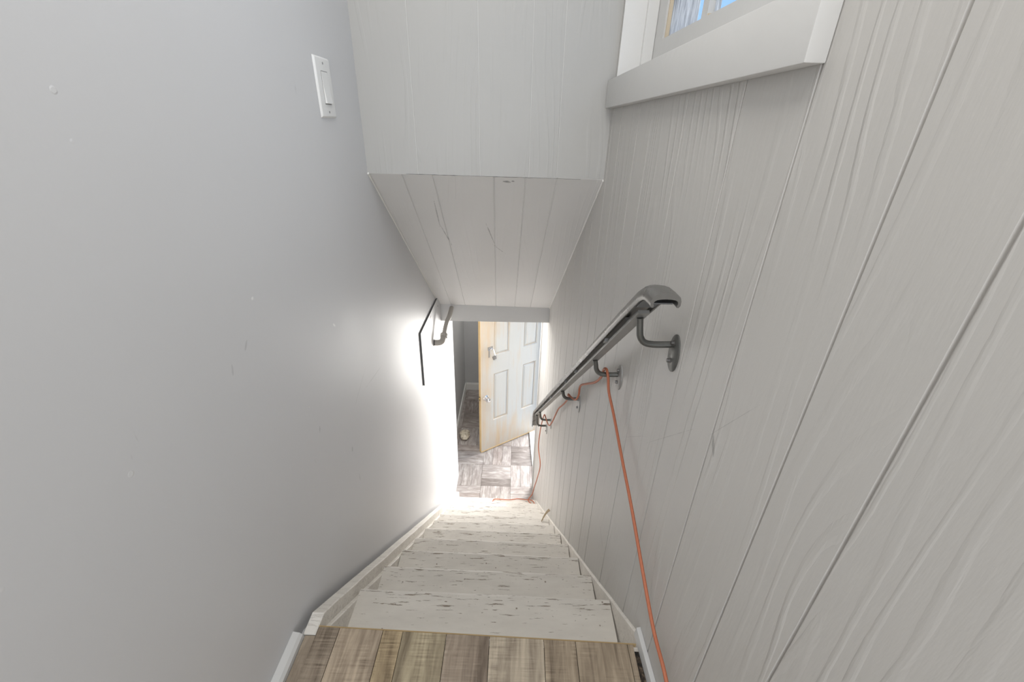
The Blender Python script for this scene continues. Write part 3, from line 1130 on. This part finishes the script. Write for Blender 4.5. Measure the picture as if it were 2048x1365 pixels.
# far jamb, threshold of the outside doorway
bm = new()
wbox(bm, 4.478, 4.4995, ZF, DZ1 - 0.0005, -0.03, 0.15)
struct(obj('trim_3', bm, M['lintel']), 'grey jamb at the hinge side of the pine door', 'trim')
bm = new()
wbox(bm, 3.502, 4.476, ZF - 0.02, ZF + 0.016, 0.02, 0.17)
struct(obj('trim_4', bm, M['trimgrey']), 'pale threshold of the doorway on the right at the stair foot', 'trim')
bm = new()
wbox(bm, 3.462, 3.4995, ZF, DZ1 + 0.05, -0.012, -0.0003)
struct(obj('trim_5', bm, M['lintel']), 'narrow grey casing at the far end of the right wall', 'trim')

# ---------------------------------------------------------------- light switch on the left wall
sw = thing('light_switch', (XL, 1.425, 1.328), 'white rocker light switch plate on the left grey wall', 'light switch')
bm = new()
y0, y1, z0, z1 = 1.371, 1.479, 1.251, 1.405
hexa(bm, [(XL + 0.0003, y0, z0), (XL + 0.0003, y1, z0), (XL + 0.0003, y1, z1), (XL + 0.0003, y0, z1),
          (XL + 0.006, y0 + 0.005, z0 + 0.005), (XL + 0.006, y1 - 0.005, z0 + 0.005), (XL + 0.006, y1 - 0.005, z1 - 0.005), (XL + 0.006, y0 + 0.005, z1 - 0.005)])
bevel(bm, 0.0012, 2)
obj('cover_plate', bm, M['plastic'], sw, smooth=True)
bm = new()
box(bm, XL + 0.0058, XL + 0.0064, 1.4035, 1.4485, 1.286, 1.370)
obj('rocker_gap', bm, M['slot'], sw)
bm = new()
extrude_poly(bm, [(XL + 0.0062, 1.4055, 1.289), (XL + 0.0118, 1.4055, 1.289), (XL + 0.0082, 1.4055, 1.330), (XL + 0.0068, 1.4055, 1.368), (XL + 0.0062, 1.4055, 1.368)], (0, 0.041, 0))
obj('rocker', bm, M['plastic'], sw)
for zz in (1.267, 1.389):
    bm = new()
    lathe(bm, [(0.0, 0.0), (0.0034, 0.0), (0.0034, 0.0008), (0.002, 0.0014), (0.0, 0.0015)], (XL + 0.0058, 1.425, zz), (1, 0, 0), 14)
    obj('screw', bm, M['slot'], sw, smooth=True)

# ---------------------------------------------------------------- handrail on the right wall
hr = thing('handrail', (0.29, 0.88, 0.86), 'grey metal wall handrail on curved brackets along the right wall', 'handrail')
lat = Vector((1.0, 0.0385, 0)).normalized()


def rail_pt(y, z, off=0.085):
    return Vector((XR(y) - off, y, z))


def under_z(y):
    return 0.866 - 0.888 * (y - 0.879)


path = [rail_pt(0.757, 0.962), rail_pt(0.775, 0.9625), rail_pt(0.80, 0.961), rail_pt(0.82, 0.955), rail_pt(0.842, 0.941), rail_pt(0.87, 0.917)]
yy = 0.95
while yy < 2.78:
    path.append(rail_pt(yy, under_z(yy) + 0.046)); yy += 0.09
path += [rail_pt(2.785, under_z(2.785) + 0.044), rail_pt(2.812, under_z(2.812) + 0.032), rail_pt(2.828, under_z(2.828) + 0.008), rail_pt(2.834, under_z(2.834) - 0.04), rail_pt(2.834, under_z(2.834) - 0.09)]
prof = [(-0.0225, -0.016), (-0.026, -0.0165), (-0.029, -0.012), (-0.029, -0.003), (-0.026, 0.005), (-0.019, 0.0105), (-0.010, 0.0135), (0.0, 0.0145), (0.010, 0.0135), (0.019, 0.0105), (0.026, 0.005), (0.029, -0.003),
        (0.029, -0.012), (0.026, -0.0165), (0.0225, -0.016), (0.0222, -0.012), (0.0235, -0.009), (0.0225, -0.004), (0.018, -0.001), (0.010, 0.0005), (0.0, 0.001), (-0.010, 0.0005), (-0.018, -0.001), (-0.0225, -0.004), (-0.0235, -0.009), (-0.0222, -0.012)]
bm = new()
sweep(bm, path, prof, lat)
obj('rail', bm, M['rail'], hr, smooth=True)
bm = new()
sweep(bm, [p for p in path if 0.762 < p.y < 0.93], [(-0.0205, -0.0165), (0.0205, -0.0165), (0.0205, -0.0135), (-0.0205, -0.0135)], lat)
obj('end_plate', bm, M['shade_and_crack'], hr)  # dark colour stands for the shade inside the hollow rail end
bm = new()
bp = []
yy = 0.862
while yy < 2.80:
    bp.append(rail_pt(yy, under_z(yy) + 0.012)); yy += 0.08
bp.append(rail_pt(2.80, under_z(2.80) + 0.010))
sweep(bm, bp, [(-0.0125, -0.004), (0.0125, -0.004), (0.0125, 0.004), (-0.0125, 0.004)], lat)
# riser web that carries the cap rail on the bar
sweep(bm, [p for p in bp if p.y > 0.93], [(-0.008, 0.004), (0.008, 0.004), (0.008, 0.022), (-0.008, 0.022)], lat)
obj('under_bar', bm, M['rail_bar'], hr)
for yy in (1.07, 1.42, 1.60, 2.0, 2.3):
    bm = new()
    c = rail_pt(yy, under_z(yy) + 0.021, 0.085 + 0.0125)
    t = Vector((0, 1, -0.888)).normalized(); n_ = Vector((0, 0.888, 1)).normalized()
    ps = []
    for dx in (-0.007, 0.006):
        for a, b in ((-0.008, -0.005), (0.008, -0.005), (0.008, 0.005), (-0.008, 0.005)):
            ps.append(c + Vector((dx, 0, 0)) + t * a + n_ * b)
    hexa(bm, ps)
    obj('clip', bm, M['flange'], hr)
brk = [(0.879, 0.807, 1), (1.215, 0.521, 2), (1.75, 0.055, 3), (2.571, -0.70, 4), (2.765, -0.905, 5)]
for y, z, i in brk:
    xw = XR(y)
    e = 0.080
    top = under_z(y) + 0.006
    bm = new()
    pts = smooth_path([(xw - 0.004, y, z), (xw - 0.045, y, z - 0.001), (xw - 0.066, y, z + 0.004), (xw - 0.077, y, z + 0.018), (xw - 0.081, y, z + 0.036), (xw - 0.085, y, top)], 5)
    tube(bm, pts, 0.0078, 12)
    arm = obj('bracket_arm', bm, M['bracket'], hr, smooth=True)
    bm = new()
    fy, fz = (y - 0.020, z - 0.012) if i == 1 else (y - 0.012, z - 0.003)
    if i >= 3: fy, fz = y - 0.02, z - 0.018
    ry, rz = 0.026, 0.046
    seg = 32
    rings = []
    for (q, d) in ((1.0, 0.0003), (1.0, 0.003), (0.93, 0.0048), (0.0, 0.0055)):
        if q == 0:
            rings.append([bm.verts.new((XR(fy) - d, fy, fz))])
        else:
            ring = []
            for a in range(seg):
                th = 2 * math.pi * a / seg
                yy2, zz2 = fy + q * ry * math.cos(th), fz + q * rz * math.sin(th)
                ring.append(bm.verts.new((XR(yy2) - d, yy2, zz2)))
            rings.append(ring)
    for A, B in zip(rings, rings[1:]):
        for k in range(seg):
            if len(B) == 1:
                bm.faces.new((A[k], A[(k + 1) % seg], B[0]))
            else:
                bm.faces.new((A[k], A[(k + 1) % seg], B[(k + 1) % seg], B[k]))
    bm.faces.new(rings[0][::-1])
    fl = obj('flange', bm, M['bracket'] if i == 1 else M['flange'], hr, smooth=True)
    for (by, bz) in ((fy + 0.006, fz - 0.022), (fy + 0.004, fz + 0.024)):
        bm = new()
        lathe(bm, [(0.0, 0.0), (0.0072, 0.0), (0.0072, 0.0015), (0.0048, 0.002), (0.0048, 0.008), (0.0, 0.0082)], (XR(by) - 0.004, by, bz), (-1, 0, 0), 6)
        b_ = obj('bolt', bm, M['bolt'], fl)

# ---------------------------------------------------------------- access panel and pipe on the left wall
ap = thing('access_panel', (XL, 2.315, -0.26), 'flat grey wall panel screwed to the left wall under the lintel', 'access panel')
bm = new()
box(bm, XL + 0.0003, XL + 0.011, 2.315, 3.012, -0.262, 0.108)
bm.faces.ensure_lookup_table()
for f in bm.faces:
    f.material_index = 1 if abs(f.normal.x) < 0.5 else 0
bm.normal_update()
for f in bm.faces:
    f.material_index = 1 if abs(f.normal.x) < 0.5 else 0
obj('board', bm, [M['drywall'], M['shade_and_crack']], ap)  # side faces coloured dark to stand for their shading
for y, z in ((2.36, 0.065), (2.62, 0.08), (2.636, 0.082), (2.36, -0.235), (2.66, -0.20), (2.675, -0.185), (2.90, 0.05)):
    bm = new()
    lathe(bm, [(0.0, 0.0), (0.0055, 0.0), (0.0055, 0.001), (0.0, 0.0022)], (XL + 0.0108, y, z), (1, 0, 0), 10)
    obj('screw', bm, M['bolt'], ap, smooth=True)

pp = thing('pipe', (XL + 0.011, 2.69, -0.145), 'painted iron pipe elbow coming out of the wall panel by the lintel', 'pipe')
bm = new()
px = XL + 0.011
lathe(bm, [(0.0, 0.0003), (0.026, 0.0003), (0.026, 0.004), (0.017, 0.006), (0.0, 0.006)], (px, 2.69, -0.145), (1, 0, 0), 20)
obj('flange', bm, M['bolt'], pp, smooth=True)
bm = new()
tube(bm, smooth_path([(px + 0.005, 2.69, -0.145), (px + 0.035, 2.695, -0.145), (px + 0.055, 2.71, -0.138), (px + 0.062, 2.745, -0.115)], 6), 0.021, 16)
obj('elbow', bm, M['pipe'], pp, smooth=True)
bm = new()
d_ = Vector((0.004, 0.10, 0.062)).normalized()
p0 = Vector((px + 0.062, 2.735, -0.122))
lathe(bm, [(0.0, 0.0), (0.026, 0.0), (0.027, 0.012), (0.0245, 0.014), (0.027, 0.017), (0.027, 0.026), (0.024, 0.029), (0.0, 0.029)], p0, d_, 20)
obj('coupling', bm, M['pipe'], pp, smooth=True)
bm = new()
tube(bm, smooth_path([p0 + d_ * 0.02, p0 + d_ * 0.06, p0 + d_ * 0.13 + Vector((0.004, 0, 0)), p0 + d_ * 0.20 + Vector((0.014, 0.0, -0.012)), p0 + d_ * 0.34 + Vector((0.02, 0.05, -0.17)) * 0.4], 6), 0.0165, 14)
obj('pipe_run', bm, M['pipe'], pp, smooth=True)

# ---------------------------------------------------------------- orange extension cord
def cw(y, z, off):
    return (XR(y) - off, y, z)


cord_pts = [cw(0.30, 0.02, 0.03), cw(0.40, 0.09, 0.022), cw(0.509, 0.158, 0.020), cw(0.609, 0.176, 0.020), cw(0.738, 0.233, 0.020), cw(0.875, 0.299, 0.020), cw(0.999, 0.352, 0.021), cw(1.136, 0.417, 0.023), cw(1.185, 0.470, 0.034),
            cw(1.197, 0.518, 0.040), cw(1.215, 0.5375, 0.043), cw(1.236, 0.530, 0.044), cw(1.262, 0.502, 0.041), cw(1.309, 0.452, 0.032), cw(1.386, 0.382, 0.03), cw(1.506, 0.298, 0.03), cw(1.60, 0.232, 0.03), cw(1.632, 0.195, 0.03),
            cw(1.63, 0.160, 0.031), cw(1.66, 0.112, 0.036), cw(1.735, 0.074, 0.042), cw(1.765, 0.070, 0.05), cw(1.80, 0.040, 0.045), cw(1.847, -0.002, 0.03), cw(1.966, -0.127, 0.03), cw(2.126, -0.277, 0.03), cw(2.215, -0.388, 0.03),
            cw(2.329, -0.535, 0.03), cw(2.45, -0.655, 0.032), cw(2.565, -0.688, 0.038), cw(2.62, -0.69, 0.045), cw(2.78, -0.86, 0.035), cw(2.92, -1.08, 0.03), cw(2.96, -1.30, 0.03), cw(2.80, -1.35, 0.025), cw(2.886, -1.578, 0.03),
            (0.250, 3.02, -1.83), (0.238, 3.08, -1.99), (0.212, 3.11, -2.08), (0.203, 3.116, -2.1150), (0.222, 3.085, -2.1160), (0.250, 3.062, -2.1160), (0.262, 3.086, -2.1160), (0.235, 3.110, -2.1085),
            (0.175, 3.114, -2.1060), (0.097, 3.126, -2.112), (0.02, 3.116, -2.1160), (-0.06, 3.118, -2.1160), (-0.132, 3.120, -2.1160), (-0.150, 3.095, -2.1160), (-0.150, 3.05, -2.1160)]
bm = new()
tube(bm, smooth_path(cord_pts, 6), 0.0046, 10)
tag(obj('extension_cord', bm, M['cord'], smooth=True), 'orange extension cord draped over the handrail brackets and down the stairs', 'cord')

# ---------------------------------------------------------------- small loose things
bm = new()
bmesh.ops.create_icosphere(bm, subdivisions=4, radius=1.0)
for v in bm.verts:
    d = v.co.normalized()
    q = 1.0 + 0.16 * noise.noise(d * 1.7 + Vector((3, 1, 0))) + 0.07 * noise.noise(d * 5.0)
    v.co = Vector((d.x * 0.064 * q, d.y * 0.090 * q, d.z * 0.040 * q))
zmin = min(v.co.z for v in bm.verts)
for v in bm.verts:
    v.co.z = max(v.co.z, zmin * 0.8)
    v.co += Vector((-0.568, 4.305, ZF - zmin * 0.8 + 0.0003))
tag(obj('stone', bm, M['stone'], smooth=True, origin=(-0.568, 4.305, ZF)), 'pale lumpy stone on the floor beside the hallway baseboard', 'stone')

bm = new()
sp = smooth_path([(0.309, 2.262, -1.284), (0.296, 2.256, -1.292), (0.277, 2.244, -1.314), (0.262, 2.228, -1.334), (0.250, 2.208, -1.3455)], 5)
n0 = len(sp)
rings = []
for i, p in enumerate(sp):
    t = (sp[min(i + 1, n0 - 1)] - sp[max(i - 1, 0)]).normalized()
    la = Vector((0.35, -0.9, 0.1)); la = (la - t * la.dot(t)).normalized(); nb = la.cross(t)
    w_ = 0.013 * (1.0 - 0.75 * i / n0)
    rings.append([bm.verts.new(p + la * a * w_ + nb * b) for a, b in ((-1, 0.0), (0, -0.002), (1, 0.001), (0, 0.002))])
for A, B in zip(rings, rings[1:]):
    for k in range(4):
        bm.faces.new((A[k], A[(k + 1) % 4], B[(k + 1) % 4], B[k]))
bm.faces.new(rings[0][::-1]); bm.faces.new(rings[-1])
tag(obj('wood_sliver', bm, M['splinter'], smooth=True), 'curled grey brown sliver of wood on a low tread by the right wall', 'debris')
